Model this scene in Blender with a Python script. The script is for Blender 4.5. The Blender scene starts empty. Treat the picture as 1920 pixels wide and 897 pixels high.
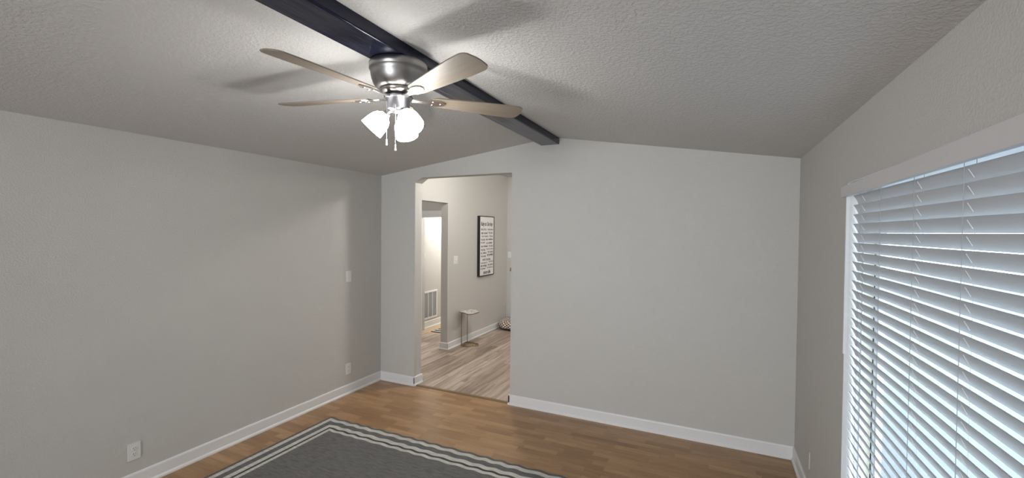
import bpy, bmesh, math, random
from mathutils import Vector, Matrix, noise
random.seed(7)
C = bpy.context.scene
COL = C.collection
PI = math.pi

# ------------------------------------------------------------ camera
cd = bpy.data.cameras.new('camera'); cam = bpy.data.objects.new('camera', cd); COL.objects.link(cam)
cd.sensor_width = 36.0; cd.lens = 15.297; cd.clip_start = 0.02; cd.clip_end = 200
R_ = Vector((0.90765, 0.41962, 0.00962)); U_ = Vector((-0.01659, 0.01295, 0.99978)); F_ = Vector((-0.4194, 0.90761, -0.01871))
m = Matrix.Identity(4)
for i in range(3):
    m[i][0] = R_[i]; m[i][1] = U_[i]; m[i][2] = -F_[i]
m[0][3], m[1][3], m[2][3] = 3.6022, -4.0667, 1.8
cam.matrix_world = m
C.camera = cam

# ------------------------------------------------------------ exposure, sky, lights
C.view_settings.view_transform = 'Standard'; C.view_settings.look = 'None'
C.view_settings.gamma = 1.0; C.view_settings.use_curve_mapping = False
C.view_settings.exposure = 1.0
wd = bpy.data.worlds.new('overcast_sky'); C.world = wd; wd.use_nodes = True
bg = wd.node_tree.nodes['Background']
bg.inputs['Color'].default_value = (0.80, 0.91, 1.0, 1); bg.inputs['Strength'].default_value = 4.4
LAMP_SHADE_EMIT = 10.2
LAMP_BULB_W = 3.0

def point(name, loc, watts, color, size):
    l = bpy.data.lights.new(name, 'POINT'); l.energy = watts; l.color = color; l.shadow_soft_size = size
    o = bpy.data.objects.new(name, l); o.location = loc; COL.objects.link(o); return o
point('entry_room_light', (1.25, 0.85, 2.68), 28, (1.0, 0.965, 0.91), 0.07)
point('entry_room_light_second', (2.9, 2.4, 2.6), 26, (1.0, 0.965, 0.91), 0.12)
point('vestibule_fill', (-0.95, 1.30, 2.35), 4, (1.0, 0.95, 0.90), 0.06)  # added fill standing in for bounce, brightens the wall above the hall doorway
point('hall_light', (-0.75, 3.25, 2.35), 44, (1.0, 0.97, 0.93), 0.1)
# added fill light behind the camera, brightens the back wall and floor
al = bpy.data.lights.new('rear_fill_light', 'AREA'); al.energy = 36; al.spread = math.radians(95); al.color = (0.93, 0.96, 1.0); al.shape = 'RECTANGLE'; al.size = 1.9; al.size_y = 1.3
ao = bpy.data.objects.new('rear_fill_light', al); ao.location = (2.3, -8.44, 1.5); ao.rotation_euler = (PI/2, 0, 0); COL.objects.link(ao)

# ------------------------------------------------------------ room numbers
W = 4.217; HL = 2.443; HR = 2.392; RX = 2.154; RZ = 2.724
YR = -8.5            # rear wall
TB = 0.127           # back wall thickness
H2 = 2.83            # ceiling of the entry room
OX1, OX2, OZ = 0.496, 1.716, 2.40

# ------------------------------------------------------------ materials
def S2L(c):
    return tuple(((v/255)/12.92 if v/255 <= 0.04045 else ((v/255+0.055)/1.055)**2.4) for v in c)
def newmat(name):
    mt = bpy.data.materials.new(name); mt.use_nodes = True
    return mt, mt.node_tree.nodes, mt.node_tree.links, mt.node_tree.nodes['Principled BSDF']
def plain(name, col, rough=0.5, metal=0.0, bump=0, bscale=100, var=0.0, **kw):
    mt, N, L, b = newmat(name)
    b.inputs['Base Color'].default_value = (*col, 1); b.inputs['Roughness'].default_value = rough; b.inputs['Metallic'].default_value = metal
    tc = N.new('ShaderNodeTexCoord')
    nz = N.new('ShaderNodeTexNoise'); nz.inputs['Scale'].default_value = bscale; nz.inputs['Detail'].default_value = 3
    L.new(tc.outputs['Object'], nz.inputs['Vector'])
    if bump:
        bp = N.new('ShaderNodeBump'); bp.inputs['Strength'].default_value = bump; bp.inputs['Distance'].default_value = 0.004
        L.new(nz.outputs['Fac'], bp.inputs['Height']); L.new(bp.outputs['Normal'], b.inputs['Normal'])
    if var:
        mx = N.new('ShaderNodeMix'); mx.data_type = 'RGBA'
        mx.inputs[6].default_value = (*[v*(1-var) for v in col], 1); mx.inputs[7].default_value = (*[min(1, v*(1+var)) for v in col], 1)
        L.new(nz.outputs['Fac'], mx.inputs[0]); L.new(mx.outputs[2], b.inputs['Base Color'])
    for k, v in kw.items():
        b.inputs[k].default_value = v
    return mt
def textured_paint(name, col, s1, st, dist, grain):
    """painted drywall with sprayed texture"""
    mt, N, L, b = newmat(name)
    b.inputs['Roughness'].default_value = 0.75
    b.inputs['Specular IOR Level'].default_value = 0.3
    tc = N.new('ShaderNodeTexCoord')
    n1 = N.new('ShaderNodeTexNoise'); n1.inputs['Scale'].default_value = s1; n1.inputs['Detail'].default_value = 4; n1.inputs['Roughness'].default_value = 0.62
    n2 = N.new('ShaderNodeTexNoise'); n2.inputs['Scale'].default_value = 1.3; n2.inputs['Detail'].default_value = 2
    L.new(tc.outputs['Object'], n1.inputs['Vector']); L.new(tc.outputs['Object'], n2.inputs['Vector'])
    rp = N.new('ShaderNodeValToRGB'); rp.color_ramp.elements[0].position = 0.42; rp.color_ramp.elements[1].position = 0.6
    L.new(n1.outputs['Fac'], rp.inputs['Fac'])
    bp = N.new('ShaderNodeBump'); bp.inputs['Strength'].default_value = st; bp.inputs['Distance'].default_value = dist
    L.new(rp.outputs['Color'], bp.inputs['Height']); L.new(bp.outputs['Normal'], b.inputs['Normal'])
    mx = N.new('ShaderNodeMix'); mx.data_type = 'RGBA'
    mx.inputs[6].default_value = (*[v*(1-grain) for v in col], 1); mx.inputs[7].default_value = (*[v*(1+grain) for v in col], 1)
    mr = N.new('ShaderNodeMath'); mr.operation = 'MULTIPLY_ADD'; mr.inputs[1].default_value = 0.7
    L.new(n1.outputs['Fac'], mr.inputs[0]);
    m2 = N.new('ShaderNodeMath'); m2.operation = 'MULTIPLY'; m2.inputs[1].default_value = 0.3; L.new(n2.outputs['Fac'], m2.inputs[0])
    L.new(m2.outputs[0], mr.inputs[2]); L.new(mr.outputs[0], mx.inputs[0]); L.new(mx.outputs[2], b.inputs['Base Color'])
    return mt
M = {}
M['wall'] = textured_paint('greige_wall_paint', (0.55, 0.54, 0.515), 100, 0.4, 0.003, 0.05)
M['ceiling'] = textured_paint('knockdown_ceiling_paint', (0.61, 0.60, 0.585), 62, 0.6, 0.0045, 0.06)
M['hallwall'] = textured_paint('pale_hall_paint', (0.55, 0.54, 0.515), 80, 0.2, 0.002, 0.02)
M['trim'] = plain('white_trim_paint', (0.74, 0.745, 0.75), 0.4, bump=0.05, bscale=40)
M['header'] = plain('header_paint', (0.60, 0.595, 0.60), 0.5, bump=0.1, bscale=60)
M['plastic'] = plain('white_switch_plastic', (0.72, 0.715, 0.70), 0.35, bump=0.02)
M['dark'] = plain('dark_slot', (0.03, 0.028, 0.027), 0.6, bump=0.02)
M['nickel'] = plain('brushed_nickel', (0.33, 0.32, 0.315), 0.40, 1.0, bump=0.04, bscale=200)
M['nickel_bright'] = plain('polished_nickel', (0.55, 0.53, 0.51), 0.3, 1.0, bump=0.02)
M['gold'] = plain('antique_gold_metal', (0.42, 0.29, 0.13), 0.32, 1.0, bump=0.1, bscale=80, var=0.2)
M['bronze'] = plain('bronze_leg_metal', (0.33, 0.20, 0.11), 0.35, 1.0, bump=0.05)
M['vinyl'] = plain('white_vinyl', (0.8, 0.81, 0.82), 0.35, bump=0.02)
M['beige_vinyl'] = plain('beige_vinyl', (0.70, 0.66, 0.54), 0.45, bump=0.02)
M['black'] = plain('black_frame_paint', (0.012, 0.012, 0.012), 0.45, bump=0.03)
M['paper'] = plain('white_print_board', (0.78, 0.76, 0.76), 0.6, bump=0.03)
M['ink'] = plain('black_ink', (0.02, 0.02, 0.02), 0.6, bump=0.02)
M['cord'] = plain('blind_cord', (0.40, 0.42, 0.44), 0.7, bump=0.1, bscale=900)
M['strip'] = plain('transition_strip', S2L((128, 106, 72)), 0.35, 0.35, bump=0.05)
M['rubber'] = plain('black_base_fabric', (0.02, 0.02, 0.02), 0.8, bump=0.1)

# navy gloss beam
mt, N, L, b = newmat('navy_gloss_beam_paint'); M['beam'] = mt
b.inputs['Base Color'].default_value = (0.006, 0.009, 0.030, 1); b.inputs['Roughness'].default_value = 0.16; b.inputs['Coat Weight'].default_value = 0.0; b.inputs['Specular IOR Level'].default_value = 0.42
tc = N.new('ShaderNodeTexCoord'); mp = N.new('ShaderNodeMapping'); mp.inputs['Scale'].default_value = (22, 3.0, 22)
nz = N.new('ShaderNodeTexNoise'); nz.inputs['Scale'].default_value = 1.0; nz.inputs['Detail'].default_value = 4
bp = N.new('ShaderNodeBump'); bp.inputs['Strength'].default_value = 0.35; bp.inputs['Distance'].default_value = 0.01
L.new(tc.outputs['Object'], mp.inputs['Vector']); L.new(mp.outputs[0], nz.inputs['Vector']); L.new(nz.outputs['Fac'], bp.inputs['Height']); L.new(bp.outputs['Normal'], b.inputs['Normal'])

# blind slats: white faux wood that lets a little light through
mt, N, L, b = newmat('white_faux_wood_slat'); M['slat'] = mt
b.inputs['Base Color'].default_value = (0.475, 0.50, 0.525, 1); b.inputs['Roughness'].default_value = 0.45
tc = N.new('ShaderNodeTexCoord'); mp = N.new('ShaderNodeMapping'); mp.inputs['Scale'].default_value = (160, 4, 160)
nz = N.new('ShaderNodeTexNoise'); nz.inputs['Scale'].default_value = 1.0
bp = N.new('ShaderNodeBump'); bp.inputs['Strength'].default_value = 0.15; bp.inputs['Distance'].default_value = 0.001
L.new(tc.outputs['Object'], mp.inputs['Vector']); L.new(mp.outputs[0], nz.inputs['Vector']); L.new(nz.outputs['Fac'], bp.inputs['Height']); L.new(bp.outputs['Normal'], b.inputs['Normal'])

# glowing frosted glass
mt, N, L, b = newmat('lit_frosted_glass'); M['glass_lit'] = mt
b.inputs['Base Color'].default_value = (0.9, 0.9, 0.88, 1)
b.inputs['Emission Color'].default_value = (1.0, 0.985, 0.955, 1); b.inputs['Emission Strength'].default_value = LAMP_SHADE_EMIT
mt, N, L, b = newmat('lit_bulb'); M['bulb'] = mt
b.inputs['Emission Color'].default_value = (1.0, 0.985, 0.955, 1); b.inputs['Emission Strength'].default_value = 25

# window glass (thin, clear)
mt, N, L, b = newmat('window_glass'); M['pane'] = mt
N.remove(b)
tr = N.new('ShaderNodeBsdfTransparent'); tr.inputs['Color'].default_value = (0.95, 0.97, 0.97, 1)
gl = N.new('ShaderNodeBsdfGlossy'); gl.inputs['Roughness'].default_value = 0.02
ms = N.new('ShaderNodeMixShader'); ms.inputs[0].default_value = 0.05; L.new(tr.outputs[0], ms.inputs[1]); L.new(gl.outputs[0], ms.inputs[2])
L.new(ms.outputs[0], N['Material Output'].inputs['Surface'])

def plank(name, swap, bw, rh, c1, c2, mort, grain_scale, grain, gcol, rough, msize=0.0012, coat=0.0):
    """wood flooring; swap: boards run along Y"""
    mt, N, L, b = newmat(name)
    tc = N.new('ShaderNodeTexCoord'); mp = N.new('ShaderNodeMapping')
    if swap: mp.inputs['Rotation'].default_value = (0, 0, PI/2)
    L.new(tc.outputs['Object'], mp.inputs['Vector'])
    br = N.new('ShaderNodeTexBrick'); br.offset = 0.37; br.offset_frequency = 2; br.squash = 0.8; br.squash_frequency = 3
    br.inputs['Scale'].default_value = 1.0; br.inputs['Brick Width'].default_value = bw; br.inputs['Row Height'].default_value = rh
    br.inputs['Mortar Size'].default_value = msize; br.inputs['Mortar Smooth'].default_value = 0.3; br.inputs['Bias'].default_value = 0.0
    br.inputs['Color1'].default_value = (*c1, 1); br.inputs['Color2'].default_value = (*c2, 1); br.inputs['Mortar'].default_value = (*mort, 1)
    L.new(mp.outputs[0], br.inputs['Vector'])
    m2 = N.new('ShaderNodeMapping'); m2.inputs['Scale'].default_value = grain_scale; L.new(mp.outputs[0], m2.inputs['Vector'])
    # shift the grain from board to board
    ad = N.new('ShaderNodeVectorMath'); ad.operation = 'ADD'; L.new(m2.outputs[0], ad.inputs[0])
    sc = N.new('ShaderNodeVectorMath'); sc.operation = 'SCALE'; sc.inputs['Scale'].default_value = 37; L.new(br.outputs['Color'], sc.inputs[0]); L.new(sc.outputs[0], ad.inputs[1])
    nz = N.new('ShaderNodeTexNoise'); nz.inputs['Scale'].default_value = 1; nz.inputs['Detail'].default_value = 6; nz.inputs['Roughness'].default_value = 0.65; nz.inputs['Distortion'].default_value = 0.6
    L.new(ad.outputs[0], nz.inputs['Vector'])
    rp = N.new('ShaderNodeValToRGB'); rp.color_ramp.elements[0].position = 0.36; rp.color_ramp.elements[1].position = 0.62
    rp.color_ramp.elements[0].color = (*gcol, 1); rp.color_ramp.elements[1].color = (1, 1, 1, 1)
    L.new(nz.outputs['Fac'], rp.inputs['Fac'])
    mx = N.new('ShaderNodeMix'); mx.data_type = 'RGBA'; mx.blend_type = 'MULTIPLY'; mx.inputs[0].default_value = grain
    L.new(br.outputs['Color'], mx.inputs[6]); L.new(rp.outputs['Color'], mx.inputs[7]); L.new(mx.outputs[2], b.inputs['Base Color'])
    b.inputs['Roughness'].default_value = rough; b.inputs['Coat Weight'].default_value = coat; b.inputs['Coat Roughness'].default_value = 0.2
    bp = N.new('ShaderNodeBump'); bp.inputs['Strength'].default_value = 0.08; bp.inputs['Distance'].default_value = 0.001
    L.new(nz.outputs['Fac'], bp.inputs['Height']); L.new(bp.outputs['Normal'], b.inputs['Normal'])
    return mt
M['laminate'] = plank('honey_laminate_floor', False, 0.36, 0.064, (0.31, 0.175, 0.080), (0.47, 0.29, 0.145), (0.25, 0.14, 0.065), (4, 40, 1), 0.55, (0.62, 0.55, 0.48), 0.33, 0.0008)
M['vinylplank'] = plank('grey_oak_plank_floor', True, 1.22, 0.15, (0.38, 0.30, 0.24), (0.60, 0.50, 0.42), (0.20, 0.16, 0.13), (1.6, 22, 1), 0.85, (0.40, 0.34, 0.30), 0.42, 0.0012)
M['hallfloor'] = plank('beige_hall_laminate', False, 0.36, 0.064, (0.50, 0.36, 0.22), (0.60, 0.45, 0.29), (0.45, 0.3, 0.2), (4, 40, 1), 0.3, (0.7, 0.65, 0.6), 0.4, 0.0008)

# fan blade wood
mt, N, L, b = newmat('light_maple_blade'); M['blade'] = mt
tc = N.new('ShaderNodeTexCoord'); mp = N.new('ShaderNodeMapping'); mp.inputs['Scale'].default_value = (3, 40, 3)
nz = N.new('ShaderNodeTexNoise'); nz.inputs['Scale'].default_value = 1; nz.inputs['Detail'].default_value = 4
mx = N.new('ShaderNodeMix'); mx.data_type = 'RGBA'; mx.inputs[6].default_value = (0.17, 0.14, 0.108, 1); mx.inputs[7].default_value = (0.27, 0.225, 0.175, 1)
L.new(tc.outputs['Object'], mp.inputs['Vector']); L.new(mp.outputs[0], nz.inputs['Vector']); L.new(nz.outputs['Fac'], mx.inputs[0]); L.new(mx.outputs[2], b.inputs['Base Color'])
b.inputs['Roughness'].default_value = 0.5

# rug: stripes follow the distance from the edge
RUG = (0.317, -3.49, 3.37, -1.046)
mt, N, L, b = newmat('grey_striped_rug'); M['rug'] = mt
tc = N.new('ShaderNodeTexCoord'); sp = N.new('ShaderNodeSeparateXYZ')
uv = N.new('ShaderNodeUVMap'); uv.uv_map = 'flat'
L.new(uv.outputs['UV'], sp.inputs[0])
def mth(op, a, c, clamp=False):
    n = N.new('ShaderNodeMath'); n.operation = op
    for i, v in enumerate((a, c)):
        if isinstance(v, (int, float)): n.inputs[i].default_value = v
        else: L.new(v, n.inputs[i])
    return n.outputs[0]
dx = mth('MINIMUM', sp.outputs[0], mth('SUBTRACT', RUG[2]-RUG[0], sp.outputs[0]))
dy = mth('MINIMUM', sp.outputs[1], mth('SUBTRACT', RUG[3]-RUG[1], sp.outputs[1]))
dd = mth('MINIMUM', dx, dy)
d5 = mth('MULTIPLY', dd, 4.0)   # 0.25 m -> 1
rp = N.new('ShaderNodeValToRGB'); rp.color_ramp.interpolation = 'CONSTANT'
grey = S2L((112, 111, 110)); drk = S2L((84, 83, 81)); wht = S2L((205, 204, 198)); fld = S2L((116, 115, 113))
els = [(0, grey), (0.026, wht), (0.066, grey), (0.121, wht), (0.164, drk), (0.187, wht), (0.219, fld)]
cr = rp.color_ramp
cr.elements[0].position = 0; cr.elements[0].color = (*els[0][1], 1)
cr.elements[1].position = els[1][0]*4; cr.elements[1].color = (*els[1][1], 1)
for p, c in els[2:]:
    e = cr.elements.new(p*4); e.color = (*c, 1)
L.new(d5, rp.inputs['Fac'])
mp = N.new('ShaderNodeMapping'); mp.inputs['Scale'].default_value = (14, 60, 1); L.new(uv.outputs['UV'], mp.inputs['Vector'])
nz = N.new('ShaderNodeTexNoise'); nz.inputs['Scale'].default_value = 1; nz.inputs['Detail'].default_value = 5; nz.inputs['Distortion'].default_value = 0.5; L.new(mp.outputs[0], nz.inputs['Vector'])
r2 = N.new('ShaderNodeValToRGB'); r2.color_ramp.elements[0].position = 0.3; r2.color_ramp.elements[0].color = (0.72, 0.72, 0.72, 1); r2.color_ramp.elements[1].position = 0.7; r2.color_ramp.elements[1].color = (1.12, 1.12, 1.12, 1)
L.new(nz.outputs['Fac'], r2.inputs['Fac'])
mx = N.new('ShaderNodeMix'); mx.data_type = 'RGBA'; mx.blend_type = 'MULTIPLY'; mx.inputs[0].default_value = 0.9
L.new(rp.outputs['Color'], mx.inputs[6]); L.new(r2.outputs['Color'], mx.inputs[7]); L.new(mx.outputs[2], b.inputs['Base Color'])
b.inputs['Roughness'].default_value = 0.95; b.inputs['Specular IOR Level'].default_value = 0.1
wv = N.new('ShaderNodeTexNoise'); wv.inputs['Scale'].default_value = 350; L.new(uv.outputs['UV'], wv.inputs['Vector'])
bp = N.new('ShaderNodeBump'); bp.inputs['Strength'].default_value = 0.5; bp.inputs['Distance'].default_value = 0.003
L.new(wv.outputs['Fac'], bp.inputs['Height']); L.new(bp.outputs['Normal'], b.inputs['Normal'])

# marble
mt, N, L, b = newmat('grey_marble'); M['marble'] = mt
tc = N.new('ShaderNodeTexCoord'); nz = N.new('ShaderNodeTexNoise'); nz.inputs['Scale'].default_value = 9; nz.inputs['Distortion'].default_value = 2.5; nz.inputs['Detail'].default_value = 5
rp = N.new('ShaderNodeValToRGB'); rp.color_ramp.elements[0].position = 0.4; rp.color_ramp.elements[0].color = (0.42, 0.38, 0.36, 1); rp.color_ramp.elements[1].position = 0.55; rp.color_ramp.elements[1].color = (0.78, 0.75, 0.74, 1)
L.new(tc.outputs['Object'], nz.inputs['Vector']); L.new(nz.outputs['Fac'], rp.inputs['Fac']); L.new(rp.outputs['Color'], b.inputs['Base Color']); b.inputs['Roughness'].default_value = 0.25

def checker(name, c1, c2, c3, scale):
    mt, N, L, b = newmat(name)
    uv = N.new('ShaderNodeUVMap'); uv.uv_map = 'flat'
    ck = N.new('ShaderNodeTexChecker'); ck.inputs['Scale'].default_value = scale; ck.inputs['Color1'].default_value = (*c1, 1); ck.inputs['Color2'].default_value = (*c2, 1)
    c_ = N.new('ShaderNodeTexChecker'); c_.inputs['Scale'].default_value = scale/2; c_.inputs['Color1'].default_value = (1, 1, 1, 1); c_.inputs['Color2'].default_value = (*c3, 1)
    mx = N.new('ShaderNodeMix'); mx.data_type = 'RGBA'; mx.blend_type = 'MULTIPLY'; mx.inputs[0].default_value = 0.8
    L.new(uv.outputs['UV'], ck.inputs['Vector']); L.new(uv.outputs['UV'], c_.inputs['Vector'])
    L.new(ck.outputs['Color'], mx.inputs[6]); L.new(c_.outputs['Color'], mx.inputs[7]); L.new(mx.outputs[2], b.inputs['Base Color'])
    b.inputs['Roughness'].default_value = 0.95
    return mt
M['plaid'] = checker('brown_cream_plaid_fabric', (0.80, 0.72, 0.64), (0.12, 0.09, 0.08), (0.80, 0.68, 0.60), 1.0)

# striped mat
mt, N, L, b = newmat('dark_striped_mat'); M['mat'] = mt
tc = N.new('ShaderNodeTexCoord'); wvx = N.new('ShaderNodeTexWave'); wvx.wave_type = 'BANDS'; wvx.bands_direction = 'Y'; wvx.inputs['Scale'].default_value = 2.7; wvx.inputs['Distortion'].default_value = 0.0
rp = N.new('ShaderNodeValToRGB'); rp.color_ramp.interpolation = 'CONSTANT'; rp.color_ramp.elements[0].color = (0.03, 0.035, 0.05, 1); rp.color_ramp.elements[1].position = 0.6; rp.color_ramp.elements[1].color = (0.6, 0.58, 0.55, 1)
L.new(tc.outputs['Object'], wvx.inputs['Vector']); L.new(wvx.outputs['Fac'], rp.inputs['Fac']); L.new(rp.outputs['Color'], b.inputs['Base Color']); b.inputs['Roughness'].default_value = 0.95

# outdoors
M['concrete'] = plain('pale_concrete_patio', (0.105, 0.12, 0.135), 0.8, bump=0.08, bscale=6, var=0.12)
M['leaf'] = plain('shrub_leaf', (0.16, 0.26, 0.12), 0.6, bump=0.2, bscale=30, var=0.35)
M['stem'] = plain('shrub_stem', (0.20, 0.14, 0.09), 0.8, bump=0.3)
M['roofing'] = plain('roof_shingle', (0.30, 0.26, 0.25), 0.85, bump=0.4, bscale=30, var=0.2)
mt, N, L, b = newmat('pink_brick'); M['brick'] = mt
tc = N.new('ShaderNodeTexCoord'); mp = N.new('ShaderNodeMapping'); mp.inputs['Rotation'].default_value = (PI/2, 0, PI/2)
br = N.new('ShaderNodeTexBrick'); br.inputs['Scale'].default_value = 1.0; br.inputs['Brick Width'].default_value = 0.22; br.inputs['Row Height'].default_value = 0.075; br.inputs['Mortar Size'].default_value = 0.01
br.inputs['Color1'].default_value = (0.62, 0.28, 0.24, 1); br.inputs['Color2'].default_value = (0.70, 0.40, 0.34, 1); br.inputs['Mortar'].default_value = (0.7, 0.68, 0.65, 1)
cb = N.new('ShaderNodeCombineXYZ'); sx = N.new('ShaderNodeSeparateXYZ'); L.new(tc.outputs['Object'], sx.inputs[0]); L.new(sx.outputs[1], cb.inputs[0]); L.new(sx.outputs[2], cb.inputs[1])
L.new(cb.outputs[0], br.inputs['Vector']); L.new(br.outputs['Color'], b.inputs['Base Color']); b.inputs['Roughness'].default_value = 0.85

# ------------------------------------------------------------ helpers
def obj(name, bm, mat, parent=None, smooth=False, bevel=0):
    if bevel:
        bmesh.ops.bevel(bm, geom=[e for e in bm.edges if e.is_manifold and e.calc_face_angle(0) > 0.6], offset=bevel, segments=2, affect='EDGES', profile=0.5)
    bmesh.ops.recalc_face_normals(bm, faces=bm.faces)
    me = bpy.data.meshes.new(name); bm.to_mesh(me); bm.free()
    if smooth:
        for p in me.polygons: p.use_smooth = True
    for mm in (mat if isinstance(mat, (list, tuple)) else [mat]): me.materials.append(mm)
    o = bpy.data.objects.new(name, me); COL.objects.link(o)
    if parent: o.parent = parent
    return o
def structure(name, bm, mat, **kw):
    o = obj(name, bm, mat, **kw); o['kind'] = 'structure'; return o
def thing(name, label, cat, loc=(0, 0, 0), rot=(0, 0, 0), group=None):
    o = bpy.data.objects.new(name, None); COL.objects.link(o); o.location = loc; o.rotation_euler = rot
    o.empty_display_size = 0.05
    tag(o, label, cat, group); return o
def tag(o, label, cat, group=None):
    o['label'] = label; o['category'] = cat
    if group: o['group'] = group
    return o
def box(bm, x0, x1, y0, y1, z0, z1, mi=0):
    v = [bm.verts.new((x, y, z)) for x in (x0, x1) for y in (y0, y1) for z in (z0, z1)]
    for f in ((0, 1, 3, 2), (4, 6, 7, 5), (0, 4, 5, 1), (2, 3, 7, 6), (0, 2, 6, 4), (1, 5, 7, 3)):
        fc = bm.faces.new([v[i] for i in f]); fc.material_index = mi
    return v
def prism(bm, pts, axis, a, c, mi=0):
    """extrude a 2D outline along an axis from a to c"""
    def P(p, t):
        if axis == 'x': return (t, p[0], p[1])
        if axis == 'y': return (p[0], t, p[1])
        return (p[0], p[1], t)
    va = [bm.verts.new(P(p, a)) for p in pts]; vb = [bm.verts.new(P(p, c)) for p in pts]
    n = len(pts)
    fs = [bm.faces.new(va), bm.faces.new(vb[::-1])]
    for i in range(n): fs.append(bm.faces.new([va[i], vb[i], vb[(i+1) % n], va[(i+1) % n]]))
    for f in fs: f.material_index = mi
def lathe(bm, prof, n=40, mat=None, closed=False):
    rings = []
    for r, z in prof:
        ring = []
        for i in range(n):
            a = 2*PI*i/n; p = Vector((r*math.cos(a), r*math.sin(a), z))
            ring.append(bm.verts.new(mat @ p if mat else p))
        rings.append(ring)
    for k in range(len(rings)-1):
        for i in range(n):
            bm.faces.new([rings[k][i], rings[k][(i+1) % n], rings[k+1][(i+1) % n], rings[k+1][i]])
    if closed:
        for i in range(n): bm.faces.new([rings[-1][i], rings[-1][(i+1) % n], rings[0][(i+1) % n], rings[0][i]])
    else:
        if prof[0][0] > 1e-4: bm.faces.new(rings[0][::-1])
        if prof[-1][0] > 1e-4: bm.faces.new(rings[-1])
def tube(bm, pts, r, n=10, closed=False):
    pts = [Vector(p) for p in pts]; rings = []
    m_ = len(pts)
    for k, p in enumerate(pts):
        if closed: d = (pts[(k+1) % m_]-pts[k-1]).normalized()
        else: d = (pts[min(k+1, m_-1)]-pts[max(k-1, 0)]).normalized()
        up = Vector((0, 0, 1)) if abs(d.z) < 0.95 else Vector((1, 0, 0))
        a = d.cross(up).normalized(); b_ = d.cross(a)
        rr = r[k] if isinstance(r, (list, tuple)) else r
        rings.append([bm.verts.new(p+rr*(math.cos(2*PI*i/n)*a+math.sin(2*PI*i/n)*b_)) for i in range(n)])
    for k in range(m_ if closed else m_-1):
        for i in range(n): bm.faces.new([rings[k][i], rings[k][(i+1) % n], rings[(k+1) % m_][(i+1) % n], rings[(k+1) % m_][i]])
    if not closed: bm.faces.new(rings[0][::-1]); bm.faces.new(rings[-1])
NB = bmesh.new

# ============================================================ STRUCTURE
# floors
bm = NB(); box(bm, -0.12, W+0.15, YR-0.1, 0.02, -0.1, 0.0); structure('floor', bm, M['laminate'])
bm = NB(); box(bm, -1.8, W+0.15, 0.02, 2.225, -0.1, -0.001); box(bm, 0.0, W+0.15, 2.225, 3.6, -0.1, -0.001); structure('floor_entry', bm, M['vinylplank'])
bm = NB(); box(bm, -1.8, -0.0, 2.225, 4.6, -0.1, -0.001); structure('floor_hall', bm, M['hallfloor'])
# wall between the two rooms, with the tall opening whose left top corner is cut off
ZT = 2.95
bm = NB()
prism(bm, [(-0.12, 0), (OX1, 0), (OX1, 2.340), (0.588, 2.397), (OX2, OZ), (OX2, 0), (W+0.15, 0), (W+0.15, ZT), (-0.12, ZT)], 'y', 0.0, TB)
structure('wall_back', bm, M['wall'])
bm = NB(); box(bm, -0.12, 0, YR, 0.0, 0, ZT); structure('wall_left', bm, M['wall'])
bm = NB(); prism(bm, [(TB, 0), (0.5, 0), (0.5, 2.207), (1.44, 2.207), (1.44, 0), (3.60, 0), (3.60, ZT), (TB, ZT)], 'x', -0.118, 0.0)
structure('wall_entry_left', bm, M['wall'])
bm = NB(); box(bm, 0.0, W+0.15, 3.492, 3.60, 0, ZT); structure('wall_far', bm, M['wall'])
bm = NB(); box(bm, W, W+0.15, TB, 3.60, 0, ZT); structure('wall_entry_right', bm, M['wall'])
bm = NB(); box(bm, -0.12, W+0.15, YR-0.12, YR, 0, ZT); structure('wall_rear', bm, M['wall'])
# right wall with the window hole
WY0, WY1, WZ0, WZ1 = -3.35, -1.345, 0.35, 2.06
bm = NB()
box(bm, W, W+0.15, WY1, TB, 0, ZT); box(bm, W, W+0.15, YR, WY0, 0, ZT); box(bm, W, W+0.15, WY0, WY1, WZ1, ZT); box(bm, W, W+0.15, WY0, WY1, 0, WZ0)
structure('wall_right', bm, M['wall'])
# ceilings
bm = NB(); prism(bm, [(-0.12, HL-0.12*(RZ-HL)/RX), (RX, RZ), (W+0.15, HR-0.15*(RZ-HR)/(W-RX)), (W+0.15, ZT+0.1), (-0.12, ZT+0.1)], 'y', YR-0.12, 0.0)
structure('ceiling', bm, M['ceiling'])
bm = NB(); box(bm, -0.12, W+0.15, TB, 3.6, H2, ZT+0.1); structure('ceiling_entry', bm, M['ceiling'])
bm = NB(); box(bm, -1.8, -0.118, TB, 4.6, 2.50, 2.6); structure('ceiling_hall', bm, M['hallwall'])
# small vestibule and hallway behind the inner doorway
bm = NB(); box(bm, -1.8, -1.7, 0.0, 2.232, 0, 2.5); structure('wall_vestibule_left', bm, M['wall'])
bm = NB(); box(bm, -1.8, -0.12, 0.0, TB, 0, 2.5); structure('wall_vestibule_front', bm, M['wall'])
bm = NB(); prism(bm, [(-1.7, 0), (-1.075, 0), (-1.075, 2.035), (-0.2, 2.035), (-0.2, 0), (-0.118, 0), (-0.118, 2.5), (-1.7, 2.5)], 'y', 2.24, 2.345)
structure('wall_hall_front', bm, M['wall'])
bm = NB(); box(bm, -1.25, -1.143, 2.345, 4.6, 0, 2.5); structure('wall_hall_left', bm, M['hallwall'])
bm = NB(); box(bm, -1.143, -0.118, 4.5, 4.6, 0, 2.5); structure('wall_hall_end', bm, M['hallwall'])
bm = NB(); box(bm, -0.118, 0.0, 3.60, 4.6, 0, 2.6); structure('wall_hall_right', bm, M['hallwall'])
# casing of the hall doorway
bm = NB(); box(bm, -1.135, -1.06, 2.222, 2.24, 0, 2.022); box(bm, -0.215, -0.14, 2.222, 2.24, 0, 2.022); box(bm, -1.15, -0.125, 2.218, 2.24, 2.022, 2.137)
structure('trim_1', bm, M['trim'], bevel=0.003)

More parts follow.
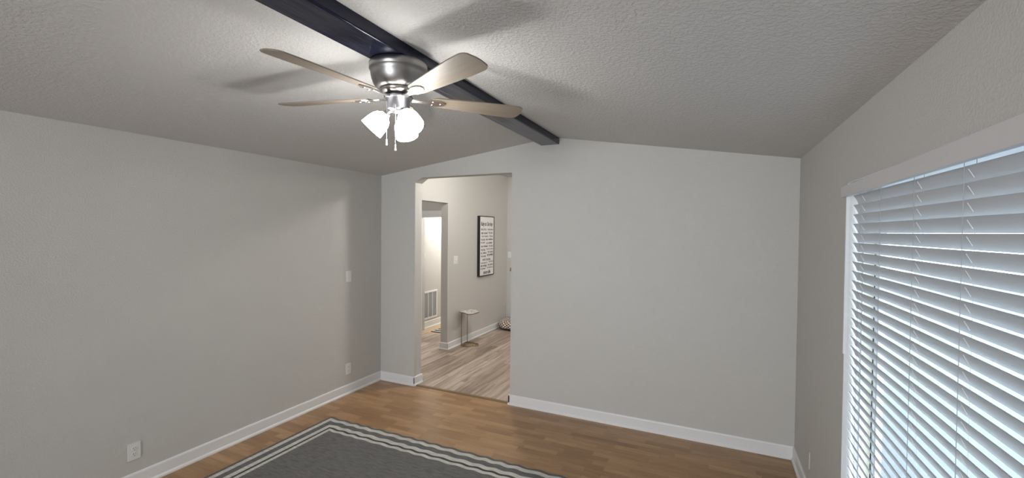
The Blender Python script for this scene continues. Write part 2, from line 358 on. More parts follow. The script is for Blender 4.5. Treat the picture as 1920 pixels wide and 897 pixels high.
# baseboards with shoe moulding
def base_profile(h=0.105, t=0.013):
    return [(0, 0), (0.024, 0), (0.023, 0.012), (0.016, 0.021), (t, 0.024), (t, h-0.012), (t-0.003, h-0.004), (t-0.008, h), (0, h)]
def baseboard(name, runs, h=0.105, mat='trim'):
    """runs: (x0,y0,x1,y1,nx,ny): a line on the floor and the direction it sticks out"""
    bm = NB()
    for (x0, y0, x1, y1, nx, ny) in runs:
        pr = base_profile(h)
        a = [bm.verts.new((x0+nx*p, y0+ny*p, z)) for p, z in pr]; c = [bm.verts.new((x1+nx*p, y1+ny*p, z)) for p, z in pr]
        n = len(pr); bm.faces.new(a); bm.faces.new(c[::-1])
        for i in range(n): bm.faces.new([a[i], c[i], c[(i+1) % n], a[(i+1) % n]])
    return structure(name, bm, M[mat])
baseboard('baseboard_left', [(0, YR, 0, 0, 1, 0)])
baseboard('baseboard_back', [(0, 0, OX1+0.012, 0, 0, -1), (OX1, -0.013, OX1, TB+0.013, 1, 0), (OX2-0.013, 0, W, 0, 0, -1), (OX2, -0.013, OX2, TB+0.013, -1, 0)])
baseboard('baseboard_right', [(W, YR, W, 0, -1, 0)])
baseboard('baseboard_rear', [(0, YR, W, YR, 0, 1)])
baseboard('baseboard_entry', [(0, 1.428, 0, 3.492, 1, 0), (0, TB, 0, 0.512, 1, 0), (-0.131, 1.44, 0.013, 1.44, 0, -1), (0, 3.492, W, 3.492, 0, -1)])
baseboard('baseboard_hall', [(-1.143, 2.345, -1.143, 4.5, 1, 0)], 0.13)
# metal strip where the two floors meet
bm = NB(); prism(bm, [(-0.004, 0.0), (0.006, 0.007), (0.026, 0.009), (0.044, 0.006), (0.052, 0.0)], 'x', OX1+0.024, OX2-0.024); structure('trim_2', bm, M['strip'])

# window header board and strip beside the window
bm = NB(); prism(bm, [(WY1+0.032, 2.040), (WY1+0.032, 1.989), (-3.5, 2.003), (-3.5, 2.072)], 'x', W-0.020, W); structure('trim_3', bm, M['header'], bevel=0.002)
bm = NB(); box(bm, W-0.004, W+0.010, WY1-0.007, WY1+0.004, 1.190, 1.989); structure('trim_4', bm, M['vinyl'])

# window: painted jamb lining, vinyl frame, sashes, panes
bm = NB(); t_ = 0.004
box(bm, W+0.001, W+0.148, WY1-t_, WY1+0.0, WZ0, WZ1); box(bm, W+0.001, W+0.148, WY0, WY0+t_, WZ0, WZ1)
box(bm, W+0.001, W+0.148, WY0, WY1, WZ1-t_, WZ1); box(bm, W-0.02, W+0.148, WY0-0.02, WY1-0.0, WZ0-0.02, WZ0+t_)
win = structure('window_1', bm, M['trim'])
bm = NB()
for (a, c) in ((WY1-0.020, WY1-t_), (WY0+t_, WY0+0.020)):
    box(bm, W+0.068, W+0.076, a, c, WZ0, WZ1)
    box(bm, W+0.118, W+0.148, a-0.006 if a > -2 else a, c if a > -2 else c+0.006, WZ0, WZ1)
for (a, c) in ((WZ0+t_, WZ0+0.045), (WZ1-0.04, WZ1-t_)): box(bm, W+0.07, W+0.148, WY0, WY1, a, c)
obj('window_frame', bm, M['vinyl'], win)
bm = NB(); box(bm, W+0.076, W+0.118, WY1-0.012, WY1-t_, WZ0, WZ1); obj('frame_channel', bm, M['beige_vinyl'], win)
bm = NB(); box(bm, W+0.114, W+0.117, WY1-0.016, WY1-0.012, WZ0, WZ1); obj('weather_strip', bm, M['dark'], win)
ym = -2.95
for k, (a, c, xo) in enumerate(((ym-0.03, WY1-0.03, 0.120), (WY0+0.03, ym+0.03, 0.095))):
    bm = NB(); s_ = 0.045
    box(bm, W+xo, W+xo+0.022, a, a+s_, WZ0+0.045, WZ1-0.04); box(bm, W+xo, W+xo+0.022, c-s_, c, WZ0+0.045, WZ1-0.04)
    box(bm, W+xo, W+xo+0.022, a, c, WZ0+0.045, WZ0+0.09); box(bm, W+xo, W+xo+0.022, a, c, WZ1-0.085, WZ1-0.04)
    sash = obj('sash', bm, M['vinyl'], win)
    bm = NB(); box(bm, W+xo+0.009, W+xo+0.013, a+s_, c-s_, WZ0+0.09, WZ1-0.085); obj('pane', bm, M['pane'], sash)

# outdoors
bm = NB(); box(bm, W+0.15, 30, -25, 25, -0.35, -0.15); structure('ground', bm, M['concrete'])

# ============================================================ BEAM
bm = NB(); BX0, BX1, BZ = 2.027, 2.223, 2.652
rc_ = 0.010
def arc(cx, cz, a0): return [(cx+rc_*math.cos(a0+k*PI/16), cz+rc_*math.sin(a0+k*PI/16)) for k in range(9)]
prism(bm, [(BX1, 2.74), (BX0, 2.74)]+arc(BX0+rc_, BZ+rc_, PI)+arc(BX1-rc_, BZ+rc_, 1.5*PI), 'y', YR, 0.0)
tag(obj('ceiling_beam', bm, M['beam']), 'glossy dark navy beam along the ridge of the vaulted ceiling, carrying the fan', 'beam')

# ============================================================ CEILING FAN
FX, FY = 2.116, -2.265
fan = thing('ceiling_fan', 'brushed nickel ceiling fan with five wooden blades and lit frosted shades under the navy beam', 'ceiling fan', (FX, FY, BZ))
def Z(z): return z-BZ
bm = NB(); lathe(bm, [(0.140, 0), (0.146, -0.004), (0.146, Z(2.618)), (0.143, Z(2.612)), (0.140, Z(2.609)), (0.139, Z(2.594)), (0.134, Z(2.570)), (0.126, Z(2.548)), (0.115, Z(2.531)), (0.103, Z(2.523)), (0.092, Z(2.521)), (0.0, Z(2.520))], 56)
obj('motor_housing', bm, M['nickel'], fan, smooth=True)
bm = NB(); lathe(bm, [(0.0, Z(2.522)), (0.090, Z(2.522)), (0.094, Z(2.514)), (0.090, Z(2.504)), (0.076, Z(2.497)), (0.066, Z(2.492)), (0.0, Z(2.491))], 48)
fw = obj('flywheel', bm, M['nickel_bright'], fan, smooth=True)
bm = NB(); lathe(bm, [(0, Z(2.492)), (0.062, Z(2.491)), (0.072, Z(2.486)), (0.074, Z(2.480)), (0.070, Z(2.474)), (0.058, Z(2.471)), (0.057, Z(2.420)), (0.052, Z(2.412)), (0.030, Z(2.406)), (0.0, Z(2.404))], 48)
M['nickel_dark'] = plain('satin_dark_nickel', (0.20, 0.20, 0.215), 0.45, 1.0, bump=0.02)
kit = obj('light_kit', bm, M['nickel_dark'], fan, smooth=True)
# blade outline (along +x), tapered root, rounded tip
def blade_bm():
    bm = NB(); xs = [0.165+0.005*k for k in range(106)]
    x0, x1 = 0.165, 0.690
    top, bot = [], []
    n = 60
    def hw(x):
        t = (x-x0)/(x1-x0)
        w_ = 0.043+0.027*min(1, t/0.75)**0.9
        if x > x1-0.05: w_ *= math.sqrt(max(0, 1-((x-(x1-0.05))/0.05)**2))**0.55 if x < x1 else 0
        if x < x0+0.03: w_ *= (0.55+0.45*math.sqrt(1-((x0+0.03-x)/0.03)**2))
        return max(w_, 0.012)
    P = [(x0+(x1-x0)*(1-(1-k/n)**1.0), hw(x0+(x1-x0)*k/n)) for k in range(n+1)]
    outline = [(x, -w_) for x, w_ in P]+[(x, w_) for x, w_ in reversed(P)]
    prism(bm, outline, 'z', -0.003, 0.003)
    return bm
def iron_bm():
    bm = NB()
    pts = [(0.070, 0.016), (0.105, 0.011), (0.135, 0.014), (0.160, 0.026), (0.195, 0.031), (0.225, 0.024), (0.245, 0.008)]
    outline = [(x, -w_) for x, w_ in pts]+[(x, w_) for x, w_ in reversed(pts)]
    prism(bm, outline, 'z', -0.010, -0.004)
    lathe(bm, [(0, -0.014), (0.006, -0.013), (0.008, -0.010)], 12, Matrix.Translation((0.18, 0.016, 0)))
    lathe(bm, [(0, -0.014), (0.006, -0.013), (0.008, -0.010)], 12, Matrix.Translation((0.18, -0.016, 0)))
    lathe(bm, [(0, -0.014), (0.006, -0.013), (0.008, -0.010)], 12, Matrix.Translation((0.222, 0.0, 0)))
    return bm
bl0 = obj('blade', blade_bm(), M['blade'], fan); ir0 = obj('blade_iron', iron_bm(), M['nickel_bright'], bl0, bevel=0.0015)
for k in range(5):
    if k: bl = bl0.copy(); ir = ir0.copy(); COL.objects.link(bl); COL.objects.link(ir); bl.parent = fan; ir.parent = bl
    else: bl = bl0
    bl.matrix_local = Matrix.Translation((0, 0, Z(2.482))) @ Matrix.Rotation(math.radians(48+72*k), 4, 'Z') @ Matrix.Rotation(math.radians(-11), 4, 'X')
# shades: azimuths measured from the camera's right hand
cam_az = math.degrees(math.atan2(0.41962, 0.90765))
for k, az in enumerate((-46, 190, 84)):
    a = math.radians(az+cam_az); tilt = math.radians(42)
    axis = Matrix.Rotation(a, 4, 'Z') @ Matrix.Rotation(-tilt, 4, 'Y')       # local -z tilted outwards
    neck = Vector((0.060*math.cos(a), 0.060*math.sin(a), Z(2.396)))
    Mx = Matrix.Translation(neck) @ axis
    bm = NB(); tube(bm, [(0.030*math.cos(a), 0.030*math.sin(a), Z(2.416)), (0.048*math.cos(a), 0.048*math.sin(a), Z(2.408)), neck], 0.010, 12)
    lathe(bm, [(0.0, 0.012), (0.018, 0.010), (0.021, 0.0), (0.021, -0.022), (0.0, -0.022)], 24, Mx)
    arm = obj('lamp_arm', bm, M['nickel_bright'], fan, smooth=True)
    bm = NB()
    prof = [(0.022, -0.006), (0.026, -0.011), (0.040, -0.022), (0.051, -0.042), (0.057, -0.070), (0.060, -0.096), (0.061, -0.112)]
    inner = [(r-0.003, z) for r, z in reversed(prof)]
    lathe(bm, prof+inner, 40, Mx, closed=True)
    sh = obj('lamp_shade', bm, M['glass_lit'], fan, smooth=True)
    bm = NB(); lathe(bm, [(0.0, -0.024), (0.012, -0.026), (0.014, -0.040), (0.026, -0.062), (0.028, -0.078), (0.020, -0.094), (0.0, -0.100)], 20, Mx)
    obj('bulb', bm, M['bulb'], sh, smooth=True)
    l = bpy.data.lights.new('bulb_glow', 'POINT'); l.energy = LAMP_BULB_W; l.color = (1.0, 0.985, 0.955); l.shadow_soft_size = 0.03
    lo = bpy.data.objects.new('bulb_glow', l); COL.objects.link(lo); lo.parent = fan
    lo.location = Mx @ Vector((0, 0, -0.150))
# pull chains
rx, ry = 0.90765, 0.41962
for (du, dv, zt, zb) in ((-0.054, -0.018, 2.47, 2.232), (0.002, -0.060, 2.43, 2.198)):
    x = rx*du-ry*dv; y = ry*du+rx*dv
    bm = NB(); n = int((zt-zb-0.03)/0.006)
    tube(bm, [(x, y, Z(zt)), (x, y, Z(zb+0.03))], 0.0013, 6)
    for i in range(n):
        lathe(bm, [(0.0, 0.0019), (0.0019, 0.0), (0.0, -0.0019)], 6, Matrix.Translation((x, y, Z(zt-0.006*i))))
    ch = obj('pull_chain', bm, M['nickel_bright'], fan)
    bm = NB(); lathe(bm, [(0.0, 0.034), (0.002, 0.033), (0.0035, 0.026), (0.003, 0.020), (0.0045, 0.006), (0.0045, 0.0), (0.0, -0.001)], 14, Matrix.Translation((x, y, Z(zb))))
    obj('chain_pull', bm, M['plastic'], ch, smooth=True)

# ============================================================ WINDOW BLIND
blind = thing('window_blind', 'white horizontal slat blind hanging in the window on the right wall', 'window blind', (W+0.03, (WY0+WY1)/2, WZ0+0.004))
bx, by, bz = blind.location
SY1, SY0 = -1.358, WY0+0.012
XI = W+0.024          # inner edge of the slats
PITCH = 0.0472; ZTOP = 1.993; TILT = math.radians(65); SWID = 0.050
nsl = int((ZTOP-(WZ0+0.06))/PITCH)+1
def slat_bm():
    bm = NB(); k = 8; pts = []
    for i in range(k+1):
        s = i/k; crown = 0.0022*(1-(2*s-1)**2)
        pts.append((s*SWID, crown))
    up = [(p, c+0.0013) for p, c in pts]; dn = [(p, c-0.0013) for p, c in reversed(pts)]
    out = []
    for p, c in up+dn:      # local: p along the width, c to the top face
        out.append((p*math.cos(TILT)+c*math.sin(TILT), -p*math.sin(TILT)+c*math.cos(TILT)))
    prism(bm, out, 'y', SY0-by, SY1-by); return bm
sl0 = obj('slat', slat_bm(), M['slat'], blind)
for k in range(nsl):
    s = sl0 if k == 0 else sl0.copy()
    if k: COL.objects.link(s); s.parent = blind
    s.location = (XI-bx, 0, ZTOP-PITCH*k-bz)
bm = NB(); box(bm, W+0.028-bx, W+0.064-bx, SY0-by, SY1-by, 2.030-bz, 2.056-bz); obj('headrail', bm, M['vinyl'], blind, bevel=0.002)
zl = ZTOP-PITCH*nsl
bm = NB(); box(bm, W+0.012-bx, W+0.060-bx, SY0-by, SY1-by, WZ0+0.008-bz, WZ0+0.026-bz); obj('bottom_rail', bm, M['slat'], blind, bevel=0.003)
XO = XI+SWID*math.cos(TILT)
for yl in (-1.471, -2.089, -2.422, -3.02):
    bm = NB()
    tube(bm, [(XI-0.002-bx, yl-by, 2.03-bz), (XI-0.002-bx, yl-by, WZ0+0.02-bz)], 0.0009, 6)
    tube(bm, [(XO+0.003-bx, yl-by, 2.03-bz), (XO+0.003-bx, yl-by, WZ0+0.02-bz)], 0.0009, 6)
    nf = len(bm.faces)
    for k in range(nsl):
        z = ZTOP-PITCH*k-bz
        c_, s_ = math.cos(TILT), math.sin(TILT)
        o_ = 0.0022
        tube(bm, [(XI+0.16*SWID*c_-o_*s_-bx, yl-0.014-by, z-0.16*SWID*s_-o_*c_), (XI+0.72*SWID*c_-o_*s_-bx, yl-0.017-by, z-0.72*SWID*s_-o_*c_)], 0.0010, 5)
    bm.faces.ensure_lookup_table()
    for f in bm.faces[nf:]: f.material_index = 1  # white bars stand in for light shining through the slats' cord slots
    obj('ladder_cord_and_slot_light', bm, [M['cord'], M['vinyl']], blind)
for yl in (-1.757,):
    bm = NB(); tube(bm, [(XI-0.003-bx, yl-by, 2.03-bz), (XI-0.003-bx, yl-by, 0.75-bz)], 0.0010, 6); obj('lift_cord', bm, M['cord'], blind)

# ============================================================ RUG
bm = NB(); nx, ny = 420, 60
x0, y0, x1, y1 = RUG; uvl = bm.loops.layers.uv.new('flat'); grid = []
for j in range(ny+1):
    row = []
    for i in range(nx+1):
        u, v = i/nx, (j/ny)
        v = 1-(1-v)**1.6
        x = x0+(x1-x0)*u; y = y0+(y1-y0)*v
        rip = math.sin((x-x0)*42+0.8*math.sin(x*9))*min(1, (x-x0)/0.05)
        fade = math.exp(-((y1-y)/0.45)**2)
        z = 0.008+0.0016*rip*fade
        yy = y+0.0035*rip*fade
        row.append((bm.verts.new((x, yy, z)), (x-x0, y-y0)))
    grid.append(row)
for j in range(ny):
    for i in range(nx):
        q = [grid[j][i], grid[j][i+1], grid[j+1][i+1], grid[j+1][i]]
        f = bm.faces.new([a[0] for a in q])
        for lp, a in zip(f.loops, q): lp[uvl].uv = a[1]
# skirt down to the floor
edges = [e for e in bm.edges if e.is_boundary]
r_ = bmesh.ops.extrude_edge_only(bm, edges=edges)
for v in [g for g in r_['geom'] if isinstance(g, bmesh.types.BMVert)]: v.co.z = 0.0
rug = obj('area_rug', bm, M['rug'], smooth=True)
tag(rug, 'grey area rug with white border stripes lying on the honey wood floor', 'rug')

# ============================================================ WALL PLATES
def plate_base(t, w=0.072, h=0.116, mat='plastic'):
    bm = NB(); prism(bm, [(-w/2, -h/2), (w/2, -h/2), (w/2, h/2), (-w/2, h/2)], 'x', 0.0, 0.006); return obj('face_plate', bm, M[mat], t, bevel=0.0018)
def outlet(label, loc, rz=0):
    t = thing('wall_outlet', label, 'outlet', loc, (0, 0, rz)); plate_base(t)
    for s in (-1, 1):
        bm = NB(); lathe(bm, [(0.0, 0.0), (0.0168, 0.0), (0.0168, 0.0022), (0.0155, 0.003), (0.0, 0.003)], 28, Matrix.Translation((0.006, 0, s*0.0195)) @ Matrix.Rotation(PI/2, 4, 'Y'))
        rc = obj('receptacle', bm, M['plastic'], t)
        bm = NB()
        box(bm, 0.0085, 0.0096, -0.0075, -0.0055, s*0.0195+0.0005, s*0.0195+0.0105)
        box(bm, 0.0085, 0.0096, 0.0052, 0.0072, s*0.0195+0.001, s*0.0195+0.009)
        lathe(bm, [(0, 0), (0.0026, 0), (0.0026, 0.0011), (0, 0.0011)], 12, Matrix.Translation((0.0085, 0, s*0.0195-0.008)) @ Matrix.Rotation(PI/2, 4, 'Y'))
        obj('slots', bm, M['dark'], rc)
    return t
outlet('white duplex wall outlet low on the left wall, the one nearer the camera', (0, -2.456, 0.254))
outlet('white duplex wall outlet low on the left wall, directly below the light switch', (0, -0.517, 0.275))
def switch(name, label, loc, w=0.072, n=1, rot=(0, 0, 0), h=0.116):
    t = thing(name, label, 'switch', loc, rot); plate_base(t, w, h)
    for i in range(n):
        y = (i-(n-1)/2)*0.046
        bm = NB(); prism(bm, [(0.006, -0.011), (0.0075, -0.011), (0.016, 0.001), (0.0155, 0.005), (0.0075, 0.009), (0.006, 0.009)], 'y', y-0.0045, y+0.0045)
        obj('toggle', bm, M['plastic'], t)
        for s in (-1, 1):
          bm = NB(); lathe(bm, [(0, 0), (0.003, 0), (0.002, 0.001), (0, 0.001)], 12, Matrix.Translation((0.006, y, s*0.030)) @ Matrix.Rotation(PI/2, 4, 'Y'))
          obj('screw', bm, M['nickel_bright'], t)
    return t
switch('light_switch', 'white single light switch at chest height on the left wall, near the corner', (0, -0.514, 1.286))
switch('light_switch', 'wide white double light switch on the entry room wall between inner doorway and sign', (0, 1.655, 1.343), 0.116, 2)
switch('light_switch', 'white light switch on the far entry room wall, half hidden by the opening edge', (0.085, 3.492, 1.341), 0.116, 2, (0, 0, -PI/2))
# small dark hook on the far wall
t = thing('wall_hook', 'tiny dark hook on the far entry wall just below the half hidden switch', 'hook', (0.088, 3.492, 1.06), (0, 0, -PI/2))
bm = NB(); box(bm, 0, 0.004, -0.010, 0.010, -0.035, 0.035); obj('back_plate', bm, M['bronze'], t, bevel=0.001)
bm = NB(); tube(bm, [(0.003, 0, 0.0), (0.02, 0, -0.01), (0.03, 0, -0.025), (0.04, 0, -0.015), (0.043, 0, 0.005)], 0.004, 8); obj('hook', bm, M['bronze'], t)
# painted-over cover low on the right wall
t = thing('blank_wall_plate', 'wall-coloured painted cover plate low on the right wall beside the corner', 'wall plate', (W, -0.56, 0.275), (0, 0, PI))
plate_base(t, 0.072, 0.116, 'wall')

# ============================================================ RETURN AIR GRILLE, THERMOSTAT
gy0, gy1, gz0, gz1 = 2.372, 2.822, 0.165, 0.675
g = thing('air_return_grille', 'white return air grille low on the bright hallway wall', 'grille', (-1.143, (gy0+gy1)/2, gz0))
w2 = (gy1-gy0)/2; hh = gz1-gz0
bm = NB(); f_ = 0.028
box(bm, 0, 0.012, -w2, w2, 0, f_); box(bm, 0, 0.012, -w2, w2, hh-f_, hh); box(bm, 0, 0.012, -w2, -w2+f_, f_, hh-f_); box(bm, 0, 0.012, w2-f_, w2, f_, hh-f_)
obj('frame', bm, M['vinyl'], g)
cw = (2*w2-2*f_)/3
for k in (1, 2):
    bm = NB(); yy = -w2+f_+cw*k; box(bm, 0.001, 0.012, yy-0.008, yy+0.008, f_, hh-f_); obj('divider', bm, M['vinyl'], g)
M['grille_back'] = plain('grille_dark_back', (0.30, 0.30, 0.31), 0.7, bump=0.02)
M['louver'] = plain('grille_louver', (0.42, 0.42, 0.43), 0.5, bump=0.02)
for k in range(3):
    a = -w2+f_+cw*k+(0.008 if k else 0); c = -w2+f_+cw*(k+1)-(0.008 if k < 2 else 0)
    bm = NB(); box(bm, 0.0002, 0.001, a, c, f_, hh-f_, 1)
    n = 34
    for i in range(n):
        z = f_+(hh-2*f_)*(i+0.5)/n
        prism(bm, [(0.001, z+0.004), (0.009, z-0.003), (0.009, z-0.0015), (0.001, z+0.0055)], 'y', a, c)
    obj('louver_panel', bm, [M['louver'], M['grille_back']], g)
t = thing('thermostat', 'tiny thermostat high on the bright hallway wall above the air grille', 'thermostat', (-1.143, 2.398, 1.345))
bm = NB(); box(bm, 0, 0.018, -0.028, 0.028, -0.045, 0.045); obj('body', bm, M['plastic'], t, bevel=0.002)
bm = NB(); box(bm, 0.018, 0.019, -0.022, 0.008, -0.005, 0.035); obj('display', bm, M['dark'], t)

# ============================================================ STRIPED MAT in the hall
bm = NB(); box(bm, -0.37, 0.37, -0.24, 0.24, 0, 0.007)
mo = obj('door_mat', bm, M['mat'], bevel=0.002); mo.location = (-0.53, 2.53, -0.001)
tag(mo, 'dark and white striped mat on the beige hallway floor behind the inner doorway', 'mat')

# ============================================================ SIGN
SX = 0.048; sy0, sy1, sz0, sz1 = 2.335, 2.868, 1.020, 2.050
sg = thing('wall_sign', 'tall white wall sign with black frame and black handwritten lettering in the entry room', 'sign', (0, (sy0+sy1)/2, sz0))
sw = sy1-sy0; shh = sz1-sz0
bm = NB(); f_ = 0.014
for (a, c, e, d) in ((-sw/2, sw/2, 0, f_), (-sw/2, sw/2, shh-f_, shh), (-sw/2, -sw/2+f_, f_, shh-f_), (sw/2-f_, sw/2, f_, shh-f_)): box(bm, 0.001, SX, a, c, e, d)
obj('frame', bm, M['black'], sg)
bm = NB(); box(bm, 0.003, SX-0.006, -sw/2+f_, sw/2-f_, f_, shh-f_); obj('board', bm, M['paper'], sg)
# rows: text, left, right (share of width), centre height (share), size, script?
rows = [
    ('Ruby to Our boy', 0.05, 0.95, 0.860, 0.105, 1, 0),
    ('KISS LITTLE', 0.06, 0.46, 0.776, 0.036, 0, 0), ('YOUR LIVING', 0.52, 0.95, 0.776, 0.032, 0, 0),
    ('my soul', 0.06, 0.56, 0.714, 0.058, 1, 0), ('YOU ARE', 0.60, 0.92, 0.720, 0.038, 0, 0),
    ('YOU CHANGE', 0.10, 0.60, 0.662, 0.030, 0, 0), ('THE ALL', 0.66, 0.94, 0.664, 0.034, 0, 0),
    ('YOU ARE', 0.06, 0.36, 0.606, 0.036, 0, 0), ('my wishes', 0.40, 0.96, 0.608, 0.050, 1, 0),
    ('YOU MET', 0.03, 0.36, 0.556, 0.025, 0, 0), ('ALL HAPPIEST', 0.44, 0.92, 0.548, 0.036, 0, 0),
    ('my dream', 0.06, 0.58, 0.494, 0.050, 1, 0), ('YOU ARE', 0.62, 0.94, 0.496, 0.036, 0, 0),
    ('THE FEEL', 0.06, 0.40, 0.436, 0.036, 0, 0), ('YOU TO HOPE', 0.44, 0.95, 0.446, 0.028, 0, 0),
    ('ALL SMILES', 0.05, 0.48, 0.384, 0.034, 0, 0), ('THE GUARD', 0.54, 0.95, 0.396, 0.036, 0, 0),
    ('THE HAIR', 0.06, 0.44, 0.330, 0.034, 0, 0), ('my pretty', 0.50, 0.97, 0.344, 0.060, 1, 0),
    ("WE'RE TOGETHER", 0.18, 0.78, 0.272, 0.042, 0, 0),
    ('YOUR BEAUTY', 0.05, 0.56, 0.218, 0.026, 0, 0), ('THE GOOD', 0.62, 0.96, 0.232, 0.030, 0, 0),
    ('my song', 0.05, 0.50, 0.166, 0.044, 1, 0), ('AND COMFORT', 0.56, 0.96, 0.178, 0.032, 0, 0),
    ('THE MOMENT', 0.03, 0.42, 0.124, 0.024, 0, 0), ('YOU AND ME ALL', 0.50, 0.96, 0.134, 0.024, 0, 0),
    ('more life', 0.24, 0.78, 0.062, 0.075, 1, 0)]
dg = bpy.context.evaluated_depsgraph_get()
for (txt, a, c, zc, size, scr, _) in rows:
    cu = bpy.data.curves.new('txt', 'FONT'); cu.body = txt; cu.size = 1.0; cu.align_x = 'LEFT'; cu.offset = 0.022 if scr else 0.014
    if scr: cu.shear = 0.35
    to = bpy.data.objects.new('txt', cu); COL.objects.link(to)
    bpy.context.view_layer.update(); dg = bpy.context.evaluated_depsgraph_get()
    me = bpy.data.meshes.new_from_object(to.evaluated_get(dg))
    xs = [v.co.x for v in me.vertices]; ys = [v.co.y for v in me.vertices]
    xa, xb, ya, yb = min(xs), max(xs), min(ys), max(ys)
    wid = (c-a)*(sw-2*f_)*0.96; sx_ = wid/(xb-xa); sy_ = size*0.86/(yb-ya)
    left = -sw/2+f_+a*(sw-2*f_)+0.006
    for v in me.vertices:
        px = left+(v.co.x-xa)*sx_; pz = shh*zc+(v.co.y-(ya+yb)/2)*sy_
        v.co = (SX-0.0052, px, pz)
    lb = NB(); lb.from_mesh(me)
    r_ = bmesh.ops.extrude_face_region(lb, geom=list(lb.faces))
    for v in [g_ for g_ in r_['geom'] if isinstance(g_, bmesh.types.BMVert)]: v.co.x -= 0.0010
    obj('lettering', lb, M['ink'], sg)
    bpy.data.objects.remove(to); bpy.data.curves.remove(cu); bpy.data.meshes.remove(me)

# ============================================================ SIDE TABLE
TX, TY = 0.16, 1.80
t = thing('side_table', 'small C-shaped side table with grey marble slab top and thin gold legs', 'side table', (TX, TY, 0))
top = [(0.034, 1.728), (0.10, 1.672), (0.19, 1.640), (0.270, 1.585), (0.315, 1.610), (0.328, 1.70), (0.325, 1.83), (0.25, 1.91), (0.16, 1.955), (0.09, 1.93), (0.035, 1.87), (0.045, 1.80)]
bm = NB()
sm = []
n = len(top)
for i in range(n):
    p0, p1, p2, p3 = [Vector(top[(i+k) % n]) for k in (-1, 0, 1, 2)]
    for s in (0, 0.25, 0.5, 0.75):
        sm.append(tuple(0.5*((2*p1)+(p2-p0)*s+(2*p0-5*p1+4*p2-p3)*s*s+(3*p1-p0-3*p2+p3)*s**3)))
prism(bm, [(x-TX, y-TY) for x, y in sm], 'z', 0.528, 0.542)
slab = obj('table_top', bm, M['marble'], t)
bm = NB(); tube(bm, [(x-TX, y-TY, 0.5335) for x, y in sm], 0.0065, 8, closed=True); obj('gilt_edge', bm, M['bronze'], slab)
for (x, y) in ((0.058, 1.755), (0.062, 1.925)):
    bm = NB(); tube(bm, [(x-TX, y-TY, 0.008), (x-TX, y-TY, 0.528)], 0.0055, 10); obj('leg', bm, M['bronze'], t, smooth=True)
bm = NB(); pts = []
for i in range(64):
    a = 2*PI*i/64; r = 0.105+0.018*math.sin(3*a+0.6)+0.012*math.sin(5*a+1.0)
    pts.append((0.155-TX+r*1.0*math.cos(a), 1.835-TY+r*1.1*math.sin(a), 0.012))
tube(bm, pts, 0.0085, 8, closed=True)
pts = []
for i in range(32):
    a = 2*PI*i/32; pts.append((0.245-TX+0.045*math.cos(a), 1.865-TY+0.055*math.sin(a), 0.012))
tube(bm, pts, 0.0075, 8, closed=True)
obj('base_ring', bm, M['gold'], t, smooth=True)

# ============================================================ DOG BED
db = thing('dog_bed', 'round brown and cream plaid dog bed in the far corner of the entry room', 'dog bed', (0.300, 3.205, 0))
bm = NB(); uvl = bm.loops.layers.uv.new('flat')
n, mseg = 72, 24; R0, r0 = 0.205, 0.075; ring = []
for i in range(n):
    a = 2*PI*i/n; row = []
    for j in range(mseg):
        b_ = 2*PI*j/mseg
        lump = 1+0.06*math.sin(5*a)+0.03*math.sin(9*a+2)
        rr = R0+r0*lump*math.cos(b_); z = 0.095+r0*0.95*lump*math.sin(b_)
        row.append((bm.verts.new((rr*math.cos(a), rr*math.sin(a), z)), (i*2*PI*R0/n/0.026, j*2*PI*r0/mseg/0.026)))
    ring.append(row)
for i in range(n):
    for j in range(mseg):
        q = [ring[i][j], ring[(i+1) % n][j], ring[(i+1) % n][(j+1) % mseg], ring[i][(j+1) % mseg]]
        f = bm.faces.new([x[0] for x in q])
        us = [list(x[1]) for x in q]
        if i == n-1: us[1][0] = us[2][0] = n*2*PI*R0/n/0.026
        if j == mseg-1: us[2][1] = us[3][1] = mseg*2*PI*r0/mseg/0.026
        for lp, u_ in zip(f.loops, us): lp[uvl].uv = u_
obj('bolster', bm, M['plaid'], db, smooth=True)
bm = NB(); lathe(bm, [(0.0, 0.035), (0.12, 0.075), (0.17, 0.085), (0.19, 0.06), (0.0, 0.05)][::-1], 40); obj('cushion', bm, M['rubber'], db, smooth=True)
bm = NB(); lathe(bm, [(0.0, 0.0), (0.225, 0.0), (0.245, 0.02), (0.245, 0.045), (0.20, 0.05), (0.0, 0.045)], 48); obj('base', bm, M['rubber'], db, smooth=True)

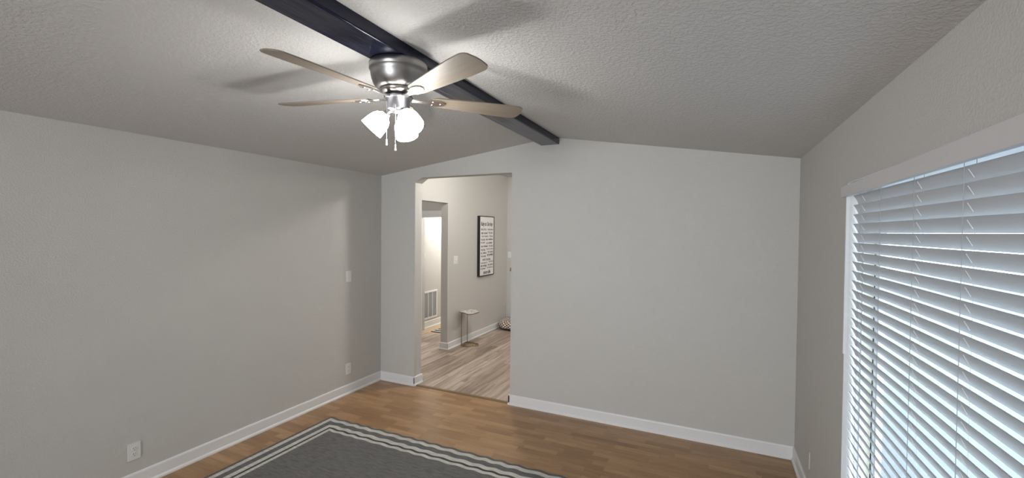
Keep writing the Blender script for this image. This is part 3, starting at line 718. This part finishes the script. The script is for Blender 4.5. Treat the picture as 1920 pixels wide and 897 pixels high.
# ============================================================ OUTDOORS
hs = thing('brick_house', 'pale pink brick house seen through the gaps of the blind', 'house', (12.5, 1.0, -0.15))
bm = NB(); box(bm, 0, 6, -6.0, 6.0, 0, 3.0); obj('wall', bm, M['brick'], hs)
bm = NB(); prism(bm, [(-0.5, 2.95), (6.5, 2.95), (3.0, 4.6)], 'y', -6.4, 6.4); obj('roof', bm, M['roofing'], hs)
for wy in (-3.2, 2.4):
    bm = NB(); box(bm, -0.04, 0.0, wy-0.6, wy+0.6, 0.9, 2.1); wf = obj('window', bm, M['vinyl'], hs)
    bm = NB(); box(bm, -0.05, -0.04, wy-0.52, wy+0.52, 0.98, 2.02); obj('pane', bm, M['dark'], wf)
def shrub(loc, h, r, seed, label):
    rnd = random.Random(seed)
    t = thing('garden_shrub', label, 'shrub', loc)
    bm = NB()
    for k in range(5):
        a = 2*PI*k/5; tube(bm, [(0, 0, 0), (0.25*r*math.cos(a), 0.25*r*math.sin(a), h*0.4), (0.55*r*math.cos(a), 0.55*r*math.sin(a), h*0.8)], [0.03, 0.02, 0.008], 6)
    obj('stem', bm, M['stem'], t)
    bm = NB()
    for k in range(1400):
        while True:
            p = Vector((rnd.uniform(-1, 1), rnd.uniform(-1, 1), rnd.uniform(-1, 1)))
            if 0.3 < p.length < 1: break
        c = Vector((p.x*r, p.y*r, h*0.55+p.z*h*0.45))
        d = Vector((rnd.uniform(-1, 1), rnd.uniform(-1, 1), rnd.uniform(-1, 1))).normalized(); e = d.orthogonal().normalized(); s = rnd.uniform(0.04, 0.07)
        vs = [bm.verts.new(c-d*s), bm.verts.new(c+e*s*0.45), bm.verts.new(c+d*s), bm.verts.new(c-e*s*0.45)]; bm.faces.new(vs)
    obj('foliage', bm, M['leaf'], t)
shrub((8.2, -0.6, -0.15), 1.0, 0.6, 3, 'leafy garden shrub outside the window, the nearer of two behind the blind')
shrub((8.9, 1.4, -0.15), 1.3, 0.75, 5, 'taller leafy garden shrub outside, further left beyond the blind')
